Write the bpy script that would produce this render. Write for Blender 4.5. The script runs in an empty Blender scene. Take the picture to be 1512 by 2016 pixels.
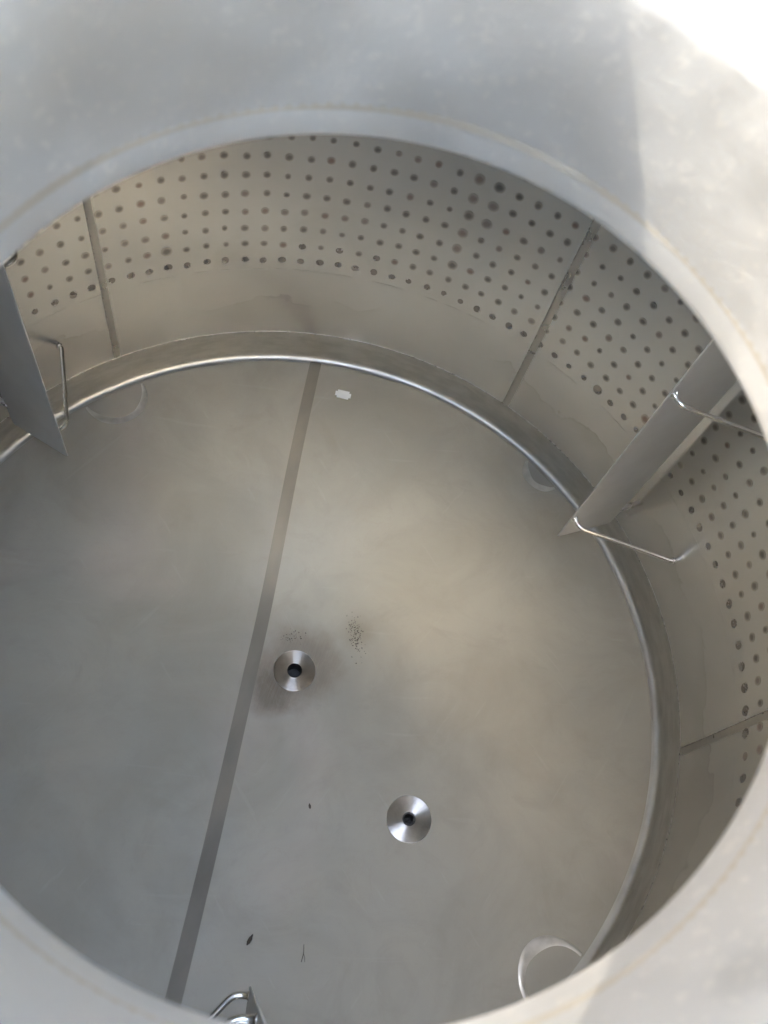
import bpy, bmesh, math, random
from mathutils import Vector, Matrix
random.seed(7)
R_ = math.radians
scene = bpy.context.scene
col = scene.collection

# ---------------------------------------------------------------- camera
CAM = Vector((0.09167, -0.62716, 1.79241))
camd = bpy.data.cameras.new('camera')
camd.sensor_fit = 'VERTICAL'; camd.sensor_height = 36.0; camd.lens = 1520 / 2016 * 36
camd.clip_start = 0.01; camd.clip_end = 400
camd.dof.use_dof = True; camd.dof.focus_distance = 1.85; camd.dof.aperture_fstop = 6.0
cam = bpy.data.objects.new('camera', camd); col.objects.link(cam)
CAMROT = Matrix.Rotation(0.53558, 3, 'X') @ Matrix.Rotation(0.33462, 3, 'Z')
cam.matrix_world = Matrix.Translation(CAM) @ CAMROT.to_4x4()
scene.camera = cam

# ---------------------------------------------------------------- daylight
SUN = Vector((0.7658, 0.0919, -0.6365)).normalized()      # direction the light travels
world = bpy.data.worlds.new('World'); scene.world = world; world.use_nodes = True
wn = world.node_tree.nodes; wl = world.node_tree.links
bg = wn['Background']; bg.inputs['Strength'].default_value = 0.15
sky = wn.new('ShaderNodeTexSky'); sky.sky_type = 'NISHITA'; sky.sun_disc = False
sky.sun_elevation = math.asin(-SUN.z); sky.sun_rotation = math.atan2(-SUN.x, -SUN.y)
sky.dust_density = 6.0; sky.air_density = 1.4
wl.new(sky.outputs[0], bg.inputs['Color'])
sund = bpy.data.lights.new('sun', 'SUN'); sund.energy = 2.1; sund.angle = R_(0.53); sund.color = (1.0, 0.89, 0.72)
sun = bpy.data.objects.new('sun', sund); col.objects.link(sun)
sun.rotation_euler = SUN.to_track_quat('-Z', 'Y').to_euler()
sun.location = (-6, 0, 8)
vs = scene.view_settings
vs.view_transform = 'Standard'; vs.look = 'None'; vs.gamma = 1.0; vs.use_curve_mapping = False
vs.exposure = 4.95
scene.render.engine = 'CYCLES'
cy = scene.cycles
cy.max_bounces = 24; cy.diffuse_bounces = 12; cy.glossy_bounces = 24; cy.transmission_bounces = 4
cy.caustics_reflective = True; cy.blur_glossy = 0.05
cy.sample_clamp_indirect = 1.0
cy.use_denoising = True
try: cy.denoiser = 'OPENIMAGEDENOISE'
except Exception: pass

# ---------------------------------------------------------------- dimensions (metres)
RT = 0.95                    # inside radius of the tank
KN = 0.0456                  # height of the circular weld between shell and dished bottom
KR = 0.022; KZ = -0.0444     # knuckle radius and the height of its centre
EAVE = 1.29; SLOPE = 0.238   # conical roof
GZ = -0.26                   # the pad the tank stands on
FR = RT - KR + KR * math.sin(R_(11.3))                     # radius where the dish starts
def floor_z(r): return 0.1073 * (r * r - FR * FR) - 0.066
def floor_n(x, y): return Vector((-0.2146 * x, -0.2146 * y, 1)).normalized()
def drop(p):                                               # a point measured on the photograph, carried on to the dished floor
    q = Vector((p[0], p[1], 0.1095 * (p[0] ** 2 + p[1] ** 2 - 0.913 ** 2) + 0.0009)); d = q - CAM; z = -.1
    for _ in range(40):
        h = CAM + d * ((z - CAM.z) / d.z); z = floor_z(math.hypot(h.x, h.y))
    return (h.x, h.y, z)
NC = Vector((0.08661, -0.40846, 1.41741)); NN = Vector((0.05214, -0.2256, 0.97282)).normalized()
NU = Vector((0, 1, 0)).cross(NN).normalized(); NV = NN.cross(NU)
NR = 0.2552; NH = 0.149
NECK = Matrix((NU, NV, NN)).transposed().to_4x4(); NECK.translation = NC

# ---------------------------------------------------------------- helpers
def obj(name, me, mat=None, parent=None, smooth=True):
    o = bpy.data.objects.new(name, me); col.objects.link(o)
    if mat is not None and not me.materials: me.materials.append(mat)
    if smooth:
        for p in me.polygons: p.use_smooth = True
    if parent is not None: o.parent = parent
    return o
def mesh(name, verts, faces):
    me = bpy.data.meshes.new(name); me.from_pydata([tuple(v) for v in verts], [], faces); me.update(); return me
def tag(o, label=None, cat=None, group=None, kind=None):
    if label: o['label'] = label
    if cat: o['category'] = cat
    if group: o['group'] = group
    if kind: o['kind'] = kind
    return o
def lathe(name, prof, seg=192, closed=False):
    vs_, fs = [], []
    for r, z in prof:
        for i in range(seg):
            a = 2 * math.pi * i / seg; vs_.append((r * math.cos(a), r * math.sin(a), z))
    n = len(prof)
    for j in range(n if closed else n - 1):
        k = (j + 1) % n
        for i in range(seg):
            i2 = (i + 1) % seg
            fs.append((j * seg + i, j * seg + i2, k * seg + i2, k * seg + i))
    return mesh(name, vs_, fs)
def tube(name, pts, r, seg=12, fillet=0.02, caps=True, foot=0.0):
    P = [Vector(p) for p in pts]; path = [P[0]]
    for i in range(1, len(P) - 1):
        a, b, c = P[i - 1], P[i], P[i + 1]
        f = min(fillet, (a - b).length * .48, (c - b).length * .48)
        p0 = b + (a - b).normalized() * f; p1 = b + (c - b).normalized() * f
        for k in range(9):
            t = k / 8; path.append(p0 * (1 - t) ** 2 + b * 2 * t * (1 - t) + p1 * t * t)
    path.append(P[-1])
    if foot:                                              # a bead of weld where each end meets the steel
        d0 = (path[1] - path[0]).normalized(); d1 = (path[-2] - path[-1]).normalized()
        path = [path[0]] + [path[0] + d0 * q * r for q in (.35, .7, 1.0)] + path[1:-1] + [path[-1] + d1 * q * r for q in (1.0, .7, .35)] + [path[-1]]
    vs_, fs = [], []; nrm = None
    for i, p in enumerate(path):
        d = (path[min(i + 1, len(path) - 1)] - path[max(i - 1, 0)]).normalized()
        if nrm is None: nrm = d.orthogonal().normalized()
        nrm = (nrm - d * nrm.dot(d)).normalized(); b = d.cross(nrm)
        rr = r
        if foot:
            e = min(i, len(path) - 1 - i); rr = r * (1 + foot * (1, .8, .35, 0)[e]) if e < 4 else r
        for k in range(seg):
            a = 2 * math.pi * k / seg; vs_.append(p + nrm * rr * math.cos(a) + b * rr * math.sin(a))
    for i in range(len(path) - 1):
        for k in range(seg):
            k2 = (k + 1) % seg
            fs.append((i * seg + k, i * seg + k2, (i + 1) * seg + k2, (i + 1) * seg + k))
    if caps:
        fs.append(tuple(range(seg))[::-1]); m = (len(path) - 1) * seg; fs.append(tuple(m + k for k in range(seg)))
    return mesh(name, vs_, fs)

# ---------------------------------------------------------------- materials
class NT:
    def __init__(s, name):
        s.m = bpy.data.materials.new(name); s.m.use_nodes = True
        s.t = s.m.node_tree; s.b = s.t.nodes['Principled BSDF']; s.co = None
    def n(s, typ, **kw):
        x = s.t.nodes.new(typ)
        for k, v in kw.items(): setattr(x, k, v)
        return x
    def link(s, a, b): s.t.links.new(a, b)
    def coord(s):
        if s.co is None: s.co = s.n('ShaderNodeTexCoord').outputs['Object']
        return s.co
    def val(s, sock, v):
        if hasattr(v, 'is_output') or isinstance(v, bpy.types.NodeSocket): s.link(v, sock)
        else: sock.default_value = v
    def noise(s, scale, detail=4, rough=.55, vec=None, dist=0.0, stretch=None):
        v = vec or s.coord()
        if stretch:
            mp = s.n('ShaderNodeMapping'); mp.inputs['Scale'].default_value = stretch; s.link(v, mp.inputs[0]); v = mp.outputs[0]
        x = s.n('ShaderNodeTexNoise'); x.inputs['Scale'].default_value = scale; x.inputs['Detail'].default_value = detail
        x.inputs['Roughness'].default_value = rough; x.inputs['Distortion'].default_value = dist
        s.link(v, x.inputs['Vector']); return x.outputs['Fac']
    def ramp(s, v, a, b, lo=0.0, hi=1.0, smooth=True):
        x = s.n('ShaderNodeMapRange'); x.interpolation_type = 'SMOOTHSTEP' if smooth else 'LINEAR'
        s.val(x.inputs['Value'], v)
        x.inputs['From Min'].default_value = a; x.inputs['From Max'].default_value = b
        x.inputs['To Min'].default_value = lo; x.inputs['To Max'].default_value = hi
        return x.outputs[0]
    def math(s, op, a, b=0.0):
        x = s.n('ShaderNodeMath', operation=op); s.val(x.inputs[0], a); s.val(x.inputs[1], b); return x.outputs[0]
    def mix(s, f, a, b, mode='MIX'):
        x = s.n('ShaderNodeMix', data_type='RGBA', blend_type=mode)
        s.val(x.inputs[0], f)
        for sock, v in ((x.inputs[6], a), (x.inputs[7], b)):
            if isinstance(v, bpy.types.NodeSocket): s.link(v, sock)
            else: sock.default_value = (*v, 1)
        return x.outputs[2]
    def sep(s, v=None):
        x = s.n('ShaderNodeSeparateXYZ'); s.link(v or s.coord(), x.inputs[0]); return x.outputs
    def dist(s, p):
        x = s.n('ShaderNodeVectorMath', operation='DISTANCE'); s.link(s.coord(), x.inputs[0]); x.inputs[1].default_value = p; return x.outputs['Value']
    def bump(s, h, strength, distance=0.002):
        x = s.n('ShaderNodeBump'); x.inputs['Strength'].default_value = strength; x.inputs['Distance'].default_value = distance
        s.link(h, x.inputs['Height']); s.link(x.outputs[0], s.b.inputs['Normal'])
    def out(s, c, rough, metal=1.0):
        if isinstance(c, bpy.types.NodeSocket): s.link(c, s.b.inputs['Base Color'])
        else: s.b.inputs['Base Color'].default_value = (*c, 1)
        s.val(s.b.inputs['Roughness'], rough); s.val(s.b.inputs['Metallic'], metal)
        return s.m

def mat_wall():
    t = NT('wall_steel'); z = t.sep()[2]
    c = t.mix(t.ramp(t.noise(3.0, 5), .3, .7), (.66, .65, .615), (.59, .58, .55))
    fine = t.noise(30, 4, stretch=(1, 1, .12)); c = t.mix(t.ramp(fine, .35, .75, 0, .2), c, (.62, .60, .55))
    # dried water marks above the knuckle: wavering edges
    w = t.noise(5.5, 7, .62); zz = t.math('ADD', z, t.math('MULTIPLY', t.math('SUBTRACT', w, .5), .22))
    band = t.math('MULTIPLY', t.ramp(zz, .175, .168), t.ramp(t.noise(2.2, 3), .42, .62))
    c = t.mix(t.math('MULTIPLY', band, .45), c, (.42, .40, .36))
    edge = t.math('MULTIPLY', t.ramp(t.math('ABSOLUTE', t.math('SUBTRACT', zz, .172)), .006, .0), t.ramp(t.noise(2.2, 3), .42, .6))
    c = t.mix(t.math('MULTIPLY', edge, .3), c, (.25, .23, .20))
    smear = t.ramp(t.noise(1.6, 6, .6, dist=1.2), .55, .72); c = t.mix(t.math('MULTIPLY', smear, .22), c, (.42, .38, .34))
    t.bump(t.noise(2.5, 3), .25, .01)
    return t.out(c, t.ramp(t.noise(4, 5), .3, .7, .21, .27))
def mat_floor():
    t = NT('floor_steel')
    c = t.mix(t.ramp(t.noise(2.6, 6, .6, dist=.8), .32, .68), (.355, .333, .280), (.300, .280, .234))
    c = t.mix(t.ramp(t.noise(5, 7, .65, dist=1.8), .48, .72, 0, .5), c, (.28, .26, .215))
    c = t.mix(t.ramp(t.noise(1.4, 4, .5, dist=.5), .55, .75, 0, .3), c, (.60, .49, .45))
    # brown tannin stain round the centre outlet
    n = t.noise(14, 6, .65); d = t.math('ADD', t.dist(drop((.02, -.01))), t.math('MULTIPLY', t.math('SUBTRACT', n, .5), .09))
    st = t.ramp(d, .135, .06); c = t.mix(t.math('MULTIPLY', st, .8), c, (.20, .165, .125))
    d2 = t.math('ADD', t.dist(drop((-.03, -.095))), t.math('MULTIPLY', t.math('SUBTRACT', n, .5), .06))
    c = t.mix(t.math('MULTIPLY', t.ramp(d2, .085, .02), .8), c, (.13, .10, .07))
    d3 = t.math('ADD', t.dist(drop((.125, .115))), t.math('MULTIPLY', t.math('SUBTRACT', n, .5), .07))
    c = t.mix(t.math('MULTIPLY', t.ramp(d3, .07, .0), .5), c, (.18, .16, .12))
    for rz, sx, th in ((20, 45, .665), (-50, 60, .68), (75, 38, .67)):     # handling scratches, few and faint
        mp = t.n('ShaderNodeMapping'); mp.inputs['Rotation'].default_value = (0, 0, R_(rz)); t.link(t.coord(), mp.inputs[0])
        sc = t.noise(sx, 3, .5, vec=mp.outputs[0], stretch=(1, .05, 1), dist=.15); c = t.mix(t.ramp(sc, th, th + .07, 0, .035), c, (.80, .78, .74))
    grain = t.noise(420, 2, .5, stretch=(1, .05, 1)); c = t.mix(t.ramp(grain, .35, .7, 0, .14), c, (.34, .31, .26))
    drip = t.noise(4.5, 6, .62, dist=2.2); c = t.mix(t.ramp(t.math('ABSOLUTE', t.math('SUBTRACT', drip, .5)), .012, .0, 0, .16), c, (.30, .26, .21))
    t.bump(t.math('ADD', t.noise(3.0, 2), t.math('MULTIPLY', grain, .015)), .18, .01)
    return t.out(c, t.ramp(t.noise(5, 5), .3, .7, .50, .60), .22)
def mat_simple(name, c1, c2, r1, r2, scale=8, stretch=None, metal=1.0, bump=0.0):
    t = NT(name); n = t.noise(scale, 5, stretch=stretch)
    if bump: t.bump(n, bump, .002)
    return t.out(t.mix(t.ramp(n, .3, .7), c1, c2), t.ramp(t.noise(scale * 1.7, 4), .3, .7, r1, r2), metal)
def mat_neck():
    t = NT('neck_steel')
    c = t.mix(t.ramp(t.noise(6, 5, .6), .3, .7), (.94, .945, .95), (.87, .875, .88))
    pit = t.noise(120, 3, .6)
    c = t.mix(t.ramp(pit, .56, .66, 0, .8), c, (.97, .965, .955))
    st = t.noise(10, 5, .6, stretch=(1, 1, 7))
    t.bump(t.math('ADD', t.math('MULTIPLY', st, .45), t.math('ADD', t.math('MULTIPLY', pit, 1.1), t.math('MULTIPLY', t.noise(400, 2), .25))), .25, .0016)
    return t.out(c, t.ramp(t.noise(9, 5), .3, .7, .31, .36))
def mat_spot():
    t = NT('weld_spot_tint')
    inf = t.n('ShaderNodeObjectInfo').outputs['Random']
    x = t.n('ShaderNodeValToRGB'); e = x.color_ramp.elements
    e[0].position = 0; e[0].color = (.27, .255, .23, 1); e[1].position = 1; e[1].color = (.31, .23, .195, 1)
    m = x.color_ramp.elements.new(.55); m.color = (.22, .205, .185, 1)
    m = x.color_ramp.elements.new(.8); m.color = (.35, .325, .295, 1)
    t.link(inf, x.inputs[0])
    s = t.sep(); r = t.math('SQRT', t.math('ADD', t.math('MULTIPLY', s[0], s[0]), t.math('MULTIPLY', s[1], s[1])))
    r = t.math('ADD', r, t.math('MULTIPLY', t.math('SUBTRACT', t.noise(.9, 3, vec=t.coord()), .5), .5))
    c = t.mix(t.ramp(r, .30, 1.05), x.outputs[0], (.52, .49, .44))
    return t.out(c, .26)
def mat_turned(name, c):
    t = NT(name); t.b.inputs['Anisotropic'].default_value = .93; t.b.inputs['Anisotropic Rotation'].default_value = .25
    tg = t.n('ShaderNodeTangent', direction_type='RADIAL', axis='Z'); t.link(tg.outputs[0], t.b.inputs['Tangent'])
    n = t.noise(18, 4); return t.out(t.mix(t.ramp(n, .4, .7), c, tuple(v * .72 for v in c)), .30)

M_wall = mat_wall(); M_floor = mat_floor(); M_neck = mat_neck(); M_spot = mat_spot()
M_knuckle = mat_simple('knuckle_steel', (.53, .515, .475), (.44, .425, .39), .34, .42, 14, (1, 1, 3))
M_seam = mat_simple('ground_seam_steel', (.50, .48, .44), (.42, .40, .36), .26, .36, 9, (1, 1, .15))
M_strip = mat_simple('floor_seam_steel', (.225, .200, .160), (.150, .134, .108), .55, .68, 6, (1, .45, 1), metal=0.0)
M_bead = mat_simple('weld_bead_steel', (.50, .48, .45), (.34, .32, .29), .25, .4, 60, bump=.4)
M_plate = mat_simple('baffle_steel', (.51, .495, .455), (.45, .435, .40), .42, .52, 5, metal=.3)
M_rod = mat_simple('rod_steel', (.88, .86, .82), (.83, .81, .77), .20, .25, 20)
M_roof = mat_simple('roof_steel', (.72, .71, .69), (.66, .65, .63), .40, .5, 5)
M_turned = mat_turned('turned_steel', (.56, .51, .45)); M_turned2 = mat_turned('turned_steel_clean', (.68, .66, .63))
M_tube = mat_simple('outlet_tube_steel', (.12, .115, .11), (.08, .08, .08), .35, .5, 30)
M_dark = mat_simple('outlet_bore_dark', (.02, .02, .018), (.03, .03, .027), .5, .7, 40, metal=0.0)  # near-black, for the disc closing each bore
M_ring = mat_simple('ring_mark_steel', (.60, .575, .52), (.42, .40, .35), .30, .45, 22, metal=.6)
M_ground = mat_simple('concrete', (.42, .40, .37), (.33, .32, .30), .8, .95, 3, metal=0.0, bump=.3)
M_leaf = mat_simple('dry_leaf', (.05, .035, .022), (.03, .022, .015), .6, .8, 60, metal=0.0)
M_white = mat_simple('light_spot_white', (.85, .84, .82), (.78, .77, .75), .3, .5, 30, metal=0.0)  # white of the plate that stands in for a light spot
M_crumb = mat_simple('dirt_crumb', (.06, .05, .035), (.03, .027, .02), .8, .95, 40, metal=0.0)

# ---------------------------------------------------------------- ground
g = mesh('ground', [(-150, -150, GZ), (150, -150, GZ), (150, 150, GZ), (-150, 150, GZ)], [(0, 1, 2, 3)])
tag(obj('ground', g, M_ground), kind='structure')

# ---------------------------------------------------------------- the tank
tank = bpy.data.objects.new('steel_tank', None); col.objects.link(tank); tank.location = (0, 0, 0)
tag(tank, 'open stainless steel tank seen inside through its round manway neck', 'tank')

# shell: inner face, eave, insulated outer jacket
RO = RT + .06
wall = obj('tank_wall', lathe('tank_wall', [(RT, KN + 0.04 * k) for k in range(31)] + [(RT, EAVE - .004), (RT + .004, EAVE), (RO, EAVE - .004), (RO + .003, EAVE - .01), (RO + .003, GZ + .002), (RO - .01, GZ + .002)], 256), M_wall, tank)
# rounded knuckle between wall and dished floor
a1 = R_(11.3); kp = [(RT, KN), (RT, KN * .5), (RT, 0), (RT, KZ * .5)]
for k in range(13):
    a = math.pi / 2 - (math.pi / 2 - a1) * k / 12
    kp.append((RT - KR + KR * math.sin(a), KZ - KR * math.cos(a)))
knuckle = obj('knuckle_ring', lathe('knuckle_ring', kp, 256), M_knuckle, tank)
def bead_ring(name, r, z, w, h, parent, mat, seg=512, jit=.12):
    prof = []; vs_, fs = [], []
    for i in range(seg):
        a = 2 * math.pi * i / seg; s = 1 + random.uniform(-jit, jit)
        for k in range(5):
            b = math.pi * k / 4; vs_.append(((r - h * s * math.sin(b)) * math.cos(a), (r - h * s * math.sin(b)) * math.sin(a), z + w * s * math.cos(b)))
    for i in range(seg):
        j = (i + 1) % seg
        for k in range(4): fs.append((i * 5 + k, j * 5 + k, j * 5 + k + 1, i * 5 + k + 1))
    return obj(name, mesh(name, vs_, fs), mat, parent)
bead_ring('weld_bead', RT + .0005, KN, .003, .0018, knuckle, M_bead)
for zz in (.022, -.008): bead_ring('grinding_line', RT + .0005, zz, .0026, .0008, knuckle, M_knuckle, 256, .03)
bead_ring('jacket_weld_line', RT + .0006, .288, .003, .0009, wall, M_wall, 256, .3)

# dished floor, open where the two outlet fittings sit
OUT = [drop((.011, -.029))[:2], drop((.378, -.278))[:2]]
def build_floor():
    seg, rings = 256, 84; vs_ = [(0, 0, floor_z(0))]; fs = []
    rad = [FR * (k + 1) / rings for k in range(rings)]
    for r in rad:
        for i in range(seg):
            a = 2 * math.pi * i / seg; vs_.append((r * math.cos(a), r * math.sin(a), floor_z(r)))
    def keep(ids):
        return all(any(math.hypot(vs_[i][0] - x, vs_[i][1] - y) > .036 for i in ids) for x, y in OUT)
    for i in range(seg):
        f = (0, 1 + i, 1 + (i + 1) % seg)
        if keep(f): fs.append(f)
    for k in range(rings - 1):
        for i in range(seg):
            j = (i + 1) % seg; f = (1 + k * seg + i, 1 + (k + 1) * seg + i, 1 + (k + 1) * seg + j, 1 + k * seg + j)
            if keep(f): fs.append(f)
    return mesh('tank_floor', vs_, fs)
floor = obj('tank_floor', build_floor(), M_floor, tank)

def floor_ribbon(name, line, half, h, parent, mat, bumpy=False, cross=5):
    vs_, fs = [], []
    for i, p in enumerate(line):
        q0, q1 = line[max(0, i - 1)], line[min(len(line) - 1, i + 1)]
        d = Vector((q1[0] - q0[0], q1[1] - q0[1])).normalized(); s = Vector((d.y, -d.x))
        w = half if not callable(half) else half(i / (len(line) - 1))
        for k in range(cross):
            u = -1 + 2 * k / (cross - 1); x, y = p[0] + s.x * w * u, p[1] + s.y * w * u
            hh = h * (math.cos(u * math.pi / 2) if bumpy else (0.25 if abs(u) == 1 else 1))
            vs_.append((x, y, floor_z(math.hypot(x, y)) + hh + (-.0006 if bumpy and abs(u) == 1 else 0)))
    for i in range(len(line) - 1):
        for k in range(cross - 1): fs.append((i * cross + k, i * cross + k + 1, (i + 1) * cross + k + 1, (i + 1) * cross + k))
    return obj(name, mesh(name, vs_, fs), mat, parent)
key = [(-.2475, .876), (-.247, .853), (-.198, .542), (-.115, .096), (-.078, -.142), (-.029, -.44), (.017, -.749), (.034, -.89)]
key = [drop(p)[:2] for p in key]
line = []
for k in range(len(key) - 1):
    for j in range(12):
        t = j / 12; line.append((key[k][0] * (1 - t) + key[k + 1][0] * t, key[k][1] * (1 - t) + key[k + 1][1] * t))
line.append(key[-1])
for _ in range(14): line = [line[0]] + [((line[i - 1][0] + line[i][0] * 2 + line[i + 1][0]) / 4, (line[i - 1][1] + line[i][1] * 2 + line[i + 1][1]) / 4) for i in range(1, len(line) - 1)] + [line[-1]]
floor_ribbon('seam_strip', line, .0172, .0006, floor, M_strip)
# shallow ring marks where the legs are welded on below
for az, rr, rad in ((144.5, .885, .082), (56.5, .905, .062), (-33.5, .905, .075)):
    cx, cy_, _z = drop((rr * math.cos(R_(az)), rr * math.sin(R_(az)))); rad *= 1.035; pts = []
    for k in range(121):
        a = R_(az) + math.pi * .35 + math.pi * 1.3 * k / 120
        x, y = cx + rad * math.cos(a), cy_ + rad * math.sin(a)
        if math.hypot(x, y) < .928: pts.append((x, y))
    floor_ribbon('ring_mark', pts, lambda t: .004 + .013 * math.sin(math.pi * t) * (.75 + .25 * math.sin(9 * t + az)), .0011, floor, M_ring, True, 7)

# outlets: turned flange with a tube going down
def outlet(x, y, mat, prof, tubep, label):
    n = floor_n(x, y); z = floor_z(math.hypot(x, y))
    o = obj('outlet_flange', lathe('outlet_flange', prof, 64), mat, tank)
    o.matrix_basis = Matrix.Translation((x, y, z)) @ Vector((0, 0, 1)).rotation_difference(n).to_matrix().to_4x4()
    o['label'] = label
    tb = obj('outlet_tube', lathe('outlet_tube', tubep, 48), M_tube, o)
    return o
D1 = outlet(*OUT[0], M_turned, [(.0545, -.0002), (.0542, .0010), (.0538, .0013), (.0530, .00135), (.0525, .00135), (.0230, .0008), (.0222, .0008), (.0212, .0009), (.0200, .0016), (.019, .0008)],
            [(.019, .0008), (.0178, -.002), (.0178, -.045)], 'stained turned steel outlet with open dark bore at the floor centre')
D2 = outlet(*OUT[1], M_turned2, [(.0545, -.0002), (.0542, .0014), (.0538, .0018), (.0530, .00185), (.0525, .00185), (.0178, .0012), (.0172, .0012), (.0164, .0008), (.0158, -.0004)],
            [(.0158, -.0004), (.0150, .0012), (.0134, .0016), (.0114, .0008), (.0105, -.002), (.0105, -.04)], 'clean bright turned steel outlet with narrow ringed bore')
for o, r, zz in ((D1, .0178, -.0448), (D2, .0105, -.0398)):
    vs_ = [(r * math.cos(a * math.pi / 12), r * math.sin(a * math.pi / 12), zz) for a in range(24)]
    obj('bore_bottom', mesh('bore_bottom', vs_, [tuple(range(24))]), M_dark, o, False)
vs_ = []
bl = lathe('valve_stem', [(.0001, .004), (.0016, .0035), (.0022, .002), (.0024, 0), (.0024, -.02)], 16)
st = obj('valve_stem', bl, M_rod, D2); st.location = (0, 0, -.0185)

# vertical shell seams: ground strip with a fine bead
def wall_patch(name, az0, az1, z0, z1, off, parent, mat, nz=40, na=5, jit=0):
    vs_, fs = [], []
    for j in range(nz + 1):
        z = z0 + (z1 - z0) * j / nz
        for i in range(na):
            t = i / (na - 1); a = R_(az0 + (az1 - az0) * t); e = off * (.2 if i in (0, na - 1) else 1)
            a += random.uniform(-jit, jit)
            vs_.append(((RT - e) * math.cos(a), (RT - e) * math.sin(a), z))
    for j in range(nz):
        for i in range(na - 1): fs.append((j * na + i, (j + 1) * na + i, (j + 1) * na + i + 1, j * na + i + 1))
    return obj(name, mesh(name, vs_, fs), mat, parent)
for az, wid in ((141.2, 1.1), (69.95, 1.3), (2.9, 1.2), (-110.0, 1.2)):
    s = wall_patch('seam_strip', az - wid / 2, az + wid / 2, KN + .004, EAVE - .01, .0010, wall, M_seam)
    pts = []
    for k in range(60):
        z = KN + .004 + (EAVE - .02 - KN) * k / 59; a = R_(az + wid * .42 + random.uniform(-.02, .02))
        pts.append(((RT - .0006) * math.cos(a), (RT - .0006) * math.sin(a), z))
    obj('weld_bead', tube('weld_bead', pts, .0013, 6, .002), M_bead, s)

# resistance weld spots of the cooling jacket: 49 mm x 51 mm grid
def spot_mesh():
    vs_ = []; seg = 14
    for rr, zz in ((1, -.02), (.82, .10), (.45, .13)):
        for i in range(seg): vs_.append((rr * math.cos(2 * math.pi * i / seg), rr * math.sin(2 * math.pi * i / seg), zz))
    fs = []
    for k in range(2):
        for i in range(seg):
            j = (i + 1) % seg; fs.append((k * seg + i, k * seg + j, (k + 1) * seg + j, (k + 1) * seg + i))
    fs.append(tuple(2 * seg + i for i in range(seg)))
    return mesh('weld_spot', vs_, fs)
SPOT = spot_mesh(); SPOT.materials.append(M_spot)
for p in SPOT.polygons: p.use_smooth = True
def seen(P):
    q = CAMROT.transposed() @ (P - CAM)
    px = 756 + 1520 * q.x / -q.z; py = 1008 - 1520 * q.y / -q.z
    if q.z > 0 or not (-15 < px < 1527 and -15 < py < 2031): return 0
    d = P - CAM; t = (NC - CAM).dot(NN) / d.dot(NN); H = CAM + d * t - NC
    if H.length > NR + .004: return 0
    n = Vector((-P.x, -P.y, 0)).normalized()
    return abs(d.normalized().dot(n)) / d.length + 1 / d.length
big = {(-12, 7), (-12, 6), (-12, 5), (-12, 4), (-12, 3), (-12, 2), (-13, 7), (-13, 6), (-13, 5), (3, 1), (2, 8), (-22, 0), (-25, 1)}
spots = []
for i in range(-61, 61):
    az = 122.3 + 2.9508 * i * (2.94 / 2.9508 if -50 < i < 20 else 1)
    for j in range(0, 13):
        rnd = random.Random(i * 97 + j)
        a = R_(az + rnd.uniform(-.12, .12)); z = .3215 + .0513 * j + rnd.uniform(-.0025, .0025)
        P = Vector(((RT - .0004) * math.cos(a), (RT - .0004) * math.sin(a), z))
        r = rnd.choice((.0072, .0085, .0085, .0092, .0095))
        if i < -33: r *= 1.12
        if (i, j) in big: r = .0128
        spots.append((seen(P), P, a, r, rnd.random()))
spots.sort(key=lambda s: -s[0])
rest_v, rest_f = [], []
for k, (s, P, a, r, q) in enumerate(spots):
    X = Vector((-math.sin(a), math.cos(a), 0)); Y = Vector((0, 0, 1)); N = Vector((-math.cos(a), -math.sin(a), 0))
    m = Matrix((X, Y, N)).transposed()
    if (m.determinant() < 0): m = Matrix((-X, Y, N)).transposed()
    sx = r * (1 + .12 * (q - .5)); sy = r * (1 - .12 * (q - .5))
    M = Matrix.Translation(P) @ m.to_4x4() @ Matrix.Diagonal((sx * 1.1, sy * 1.1, .0014, 1))
    if k < 300 and s > 0:
        o = bpy.data.objects.new('weld_spot', SPOT); col.objects.link(o); o.parent = wall; o.matrix_basis = M
    else:
        b = len(rest_v)
        rest_v += [M @ v.co for v in SPOT.vertices]
        rest_f += [tuple(b + i for i in p.vertices) for p in SPOT.polygons]
M_rest = mat_simple('weld_spot_tint_far', (.33, .305, .28), (.26, .24, .215), .24, .3, 20)
tag(obj('weld_spots', mesh('weld_spots', rest_v, rest_f), M_rest, wall), kind='stuff')
print('SPOTS', sum(1 for s in spots if s[0] > 0))

# conical roof with the manway hole
def roof_z(r): return 1.417 + SLOPE * (.4176 - r)
def build_roof():
    seg, rings = 128, 22; vs_, fs = [], []
    for k in range(rings + 1):
        t = k / rings
        for i in range(seg):
            a = 2 * math.pi * i / seg
            p = NC + (NU * math.cos(a) + NV * math.sin(a)) * (NR + .002)
            d = Vector((p.x - NC.x, p.y - NC.y)).normalized(); o = Vector((NC.x, NC.y))
            b = o.dot(d); L = -b + math.sqrt(b * b - o.dot(o) + RO * RO)
            l0 = (Vector((p.x, p.y)) - o).length; l = l0 + (L - l0) * t
            x, y = o.x + d.x * l, o.y + d.y * l; rr = math.hypot(x, y); z = roof_z(math.sqrt(rr * rr + .0016))
            w = max(0, 1 - (l - l0) / .08); w = w * w * (3 - 2 * w)
            zp = NC.z + (-(NN.x) * (x - NC.x) - NN.y * (y - NC.y)) / NN.z
            vs_.append((x, y, z * (1 - w) + zp * w + .004))
    for k in range(rings):
        for i in range(seg):
            j = (i + 1) % seg; fs.append((k * seg + i, (k + 1) * seg + i, (k + 1) * seg + j, k * seg + j))
    return mesh('tank_roof', vs_, fs)
roof = obj('tank_roof', build_roof(), M_roof, tank)
sm = roof.modifiers.new('thickness', 'SOLIDIFY'); sm.thickness = .003; sm.offset = 1

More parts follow.
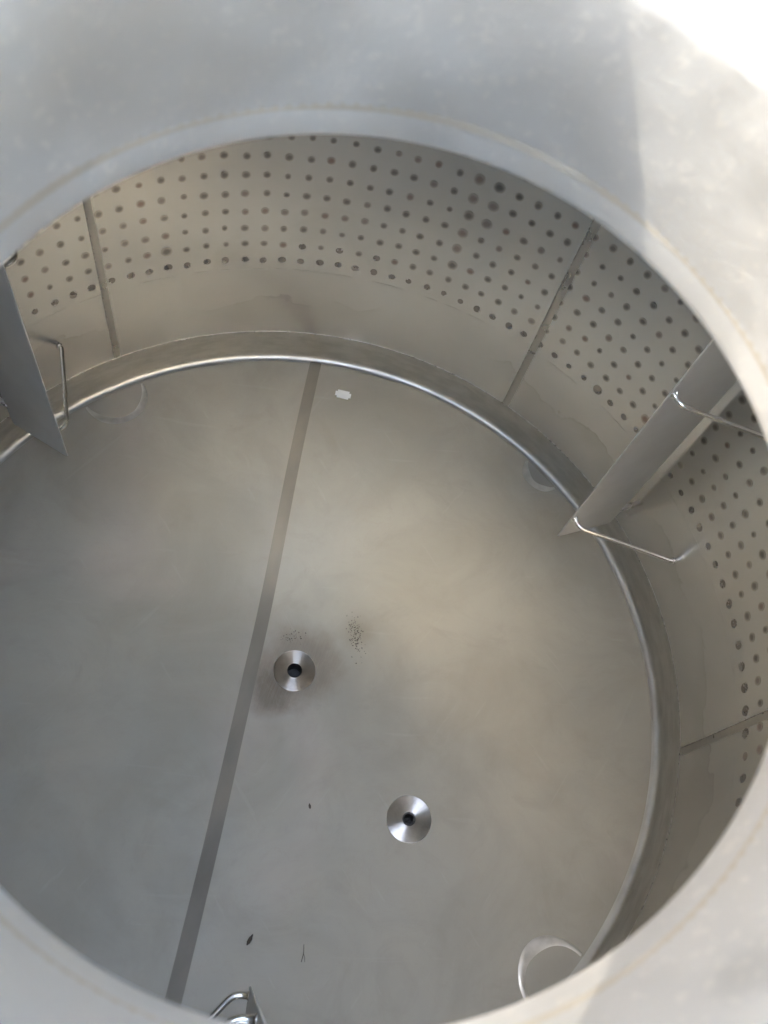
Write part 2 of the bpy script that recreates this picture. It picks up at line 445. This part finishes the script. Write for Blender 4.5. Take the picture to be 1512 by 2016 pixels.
# manway neck: tube with a fillet and a narrower lip at the bottom
neckp = [(NR + .006, -.002), (NR + .002, -.0015), (NR, .001), (NR + .0002, .004), (NR + .0004, .010), (NR + .0009, .016), (NR + .0012, .0205), (NR + .0012, .0225), (NR + .0012, .027), (NR + .0012, .045)]
neckp += [(NR + .0012 - .0012 * (k / 8), .045 + (NH - .048) * k / 8) for k in range(1, 9)]
neckp += [(NR + .0006, NH - .0008), (NR + .0022, NH), (NR + .0045, NH - .0006), (NR + .0055, NH - .003), (NR + .0075, .02), (NR + .0078, .0)]
neck = obj('manway_neck', lathe('manway_neck', neckp, 192, True), M_neck, tank); neck.matrix_basis = NECK
M_tan = mat_simple('neck_weld_steel', (.86, .825, .76), (.80, .765, .70), .33, .38, 12)
vs_, fs = [], []; sg = 360
for i in range(sg):
    a = 2 * math.pi * i / sg; s = 1 + .12 * math.sin(a * 5) + random.uniform(-.02, .02)
    for k in range(5):
        b = math.pi * k / 4; r = NR + .0013 - .00016 * s * math.sin(b); vs_.append((r * math.cos(a), r * math.sin(a), .0215 + .0060 * s * math.cos(b)))
for i in range(sg):
    j = (i + 1) % sg
    for k in range(4): fs.append((i * 5 + k, j * 5 + k, j * 5 + k + 1, i * 5 + k + 1))
obj('weld_bead', mesh('neck_bead', vs_, fs), M_tan, neck)

# unseen lid, added to shade the neck and shape the sunbeam
LIDX, LIDY, LIDZ, LR = -.335, -.015, NH + .505, .285
lp = [(.0, .0), (LR * .5, .006), (LR - .02, .0), (LR - .004, -.012), (LR, -.016), (LR + .001, -.012), (LR - .002, .006), (LR * .5, .012), (.0, .016)]
lid = obj('shade_lid', lathe('shade_lid', [(max(r, .0005), z) for r, z in lp], 96), M_roof, tank)
lid.matrix_basis = NECK @ Matrix.Translation((LIDX, LIDY, LIDZ)) @ Matrix.Rotation(R_(-90), 4, 'Y')
hb = tube('shade_lid_arm', [(LIDX - .01, LIDY, LIDZ - .24), (LIDX - .005, LIDY, NH - .02), (-.276, LIDY + .03, NH - .02)], .008, 12, .02)  # arm carrying the added lid
bm = bmesh.new(); bmesh.ops.create_cube(bm, size=1)
bmesh.ops.scale(bm, vec=(.012, .34, .115), verts=bm.verts); bmesh.ops.translate(bm, vec=(-.272, -.05, NH + .0025), verts=bm.verts)  # unseen plate added on the rim to cut the low sunbeam
bmesh.ops.bevel(bm, geom=list(bm.edges), offset=.003, segments=2, affect='EDGES')
me = bpy.data.meshes.new('beam_cut_plate'); bm.to_mesh(me); bm.free()
hp = obj('beam_cut_plate', me, M_roof, neck, False)
h = obj('shade_lid_arm', hb, M_rod, lid); h.matrix_parent_inverse = lid.matrix_basis.inverted(); h.matrix_basis = NECK

# ---------------------------------------------------------------- baffles on stand-off rods
def baffle_mesh():
    prof = [(.722, .104), (.727, .0995), (.918, .052), (.922, .06), (.922, 1.12), (.722, 1.12)]; th = .0016
    bm = bmesh.new(); f = bm.faces.new([bm.verts.new((x, -th, z)) for x, z in prof])
    ex = bmesh.ops.extrude_face_region(bm, geom=[f]); bmesh.ops.translate(bm, vec=(0, 2 * th, 0), verts=[v for v in ex['geom'] if isinstance(v, bmesh.types.BMVert)])
    bmesh.ops.recalc_face_normals(bm, faces=bm.faces)
    bmesh.ops.bevel(bm, geom=[e for e in bm.edges], offset=.0006, segments=1, affect='EDGES')
    me = bpy.data.meshes.new('baffle'); bm.to_mesh(me); bm.free(); return me
BM = baffle_mesh(); BM.materials.append(M_plate)
def rod_mesh(z):
    W = Vector((RT * math.cos(R_(-11.6)), RT * math.sin(R_(-11.6)), z - .012))
    inn = W * (1 - .010 / RT); inn.z = W.z
    return tube('mounting_rod', [(.733, -.001, z + .006), (.733, -.030, z + .004), (inn.x, inn.y, z - .010), tuple(W)], .0058, 14, .014, foot=.55)
RODS = [rod_mesh(.19), rod_mesh(.70)]
for r in RODS: r.materials.append(M_rod)
TAB = tube('mounting_tab', [(.915, 0, .13), (.9485, 0, .13)], .007, 10); TAB.materials.append(M_bead)
for az, ins in ((41.6, 0), (161.4, 0), (-77.9, -.026)):
    b = obj('baffle', BM, None, tank, False); b.rotation_euler.z = R_(az); b.location = (ins * math.cos(R_(az)), ins * math.sin(R_(az)), 0)
    for r in RODS: obj('mounting_rod', r, None, b)
    obj('mounting_tab', TAB, None, b)
    t2 = obj('mounting_tab', TAB, None, b); t2.location.z = .75

# ---------------------------------------------------------------- things lying on the floor
def on_floor(x, y, h=0):
    return Vector((x, y, floor_z(math.hypot(x, y)) + h))
def leaf(x, y, L, W, rot, label, curl=.18):
    vs_, fs = [], []; n = 9
    for i in range(n):
        t = i / (n - 1); w = W * (math.sin(math.pi * min(1, t * .96 + .03)) ** .8) * (1.1 - .3 * t)
        for k, u in enumerate((-1, -.5, 0, .5, 1)):
            vs_.append(((t - .5) * L, u * w * .5 * (1 + .12 * math.sin(t * 19 + u * 3)), .0015 + L * curl * ((t - .5) ** 2 * .6 + .05 * (1 - abs(u))) + (abs(u) * w * .25)))
    for i in range(n - 1):
        for k in range(4): fs.append((i * 5 + k, (i + 1) * 5 + k, (i + 1) * 5 + k + 1, i * 5 + k + 1))
    o = obj('dry_leaf', mesh('dry_leaf', vs_, fs), M_leaf); o.location = on_floor(x, y, .0006); o.rotation_euler = (0, 0, rot)
    s = o.modifiers.new('thickness', 'SOLIDIFY'); s.thickness = .0006
    return tag(o, label, 'leaf')
leaf(*drop((.120, -.609))[:2], .024, .008, R_(78), 'dark pointed dry leaf fragment on the floor near the bottom rods')
leaf(*drop((.152, -.321))[:2], .013, .0055, R_(118), 'tiny brown dry leaf fragment between the two floor outlets')
tw = tube('dry_twig', [(.0, .020, .0015), (.001, .004, .0025), (-.003, -.013, .0012)], .0007, 6, .004)
tw = obj('dry_twig', tw, M_leaf, None)
f2 = tube('twig_fork', [(.001, .003, .0022), (.004, -.006, .002), (.0045, -.014, .001)], .0005, 6, .003)
obj('twig_fork', f2, M_leaf, tw)
tw.location = on_floor(*drop((.234, -.604))[:2], .0003); tw.rotation_euler = (0, 0, R_(15))
tag(tw, 'thin forked dry twig lying near the bottom of the floor', 'twig')
# bright spot of light on the floor, modelled as a thin white chip
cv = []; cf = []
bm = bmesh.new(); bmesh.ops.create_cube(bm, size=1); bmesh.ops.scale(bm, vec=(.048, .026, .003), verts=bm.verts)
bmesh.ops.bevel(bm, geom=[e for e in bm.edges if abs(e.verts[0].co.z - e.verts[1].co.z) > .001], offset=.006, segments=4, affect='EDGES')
me = bpy.data.meshes.new('light_spot_plate'); bm.to_mesh(me); bm.free()
ch = obj('light_spot_plate', me, M_white, None, False); ch.location = on_floor(*drop((-.136, .782))[:2], .0018)
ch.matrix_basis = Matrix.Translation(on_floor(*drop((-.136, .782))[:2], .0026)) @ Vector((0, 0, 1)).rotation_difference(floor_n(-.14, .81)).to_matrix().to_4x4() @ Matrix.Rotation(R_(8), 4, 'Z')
tag(ch, 'small spot of light modelled as a white rectangular chip on the floor beside the dark seam strip', 'light spot')
# crumbs of dirt
def crumbs(n, cen, spread, ang):
    vs_, fs = [], []
    for _ in range(n):
        u, v = random.gauss(0, 1) * spread[0], random.gauss(0, 1) * spread[1]
        x = cen[0] + u * math.cos(ang) - v * math.sin(ang); y = cen[1] + u * math.sin(ang) + v * math.cos(ang)
        s = random.uniform(.0008, .0024); p = on_floor(x, y); b = len(vs_)
        for dx, dy, dz in ((1, 0, 0), (-.4, .9, 0), (-.5, -.8, 0), (.1, 0, .8), (-.1, .1, -.3)):
            vs_.append((p.x + dx * s * random.uniform(.7, 1.3), p.y + dy * s * random.uniform(.7, 1.3), p.z + dz * s))
        fs += [(b, b + 1, b + 3), (b + 1, b + 2, b + 3), (b + 2, b, b + 3), (b + 1, b, b + 4), (b + 2, b + 1, b + 4), (b, b + 2, b + 4)]
    return mesh('dirt_crumbs', vs_, fs)
tag(obj('dirt_crumbs', crumbs(170, drop((.128, .112)), (.026, .009), R_(-62)), M_crumb, None, False), 'dark crumbs of dirt scattered beside the centre outlet', 'dirt', kind='stuff')
tag(obj('dirt_crumbs', crumbs(45, drop((-.03, .052)), (.018, .010), R_(25)), M_crumb, None, False), 'faint brown crumbs just above the centre outlet', 'dirt', kind='stuff')
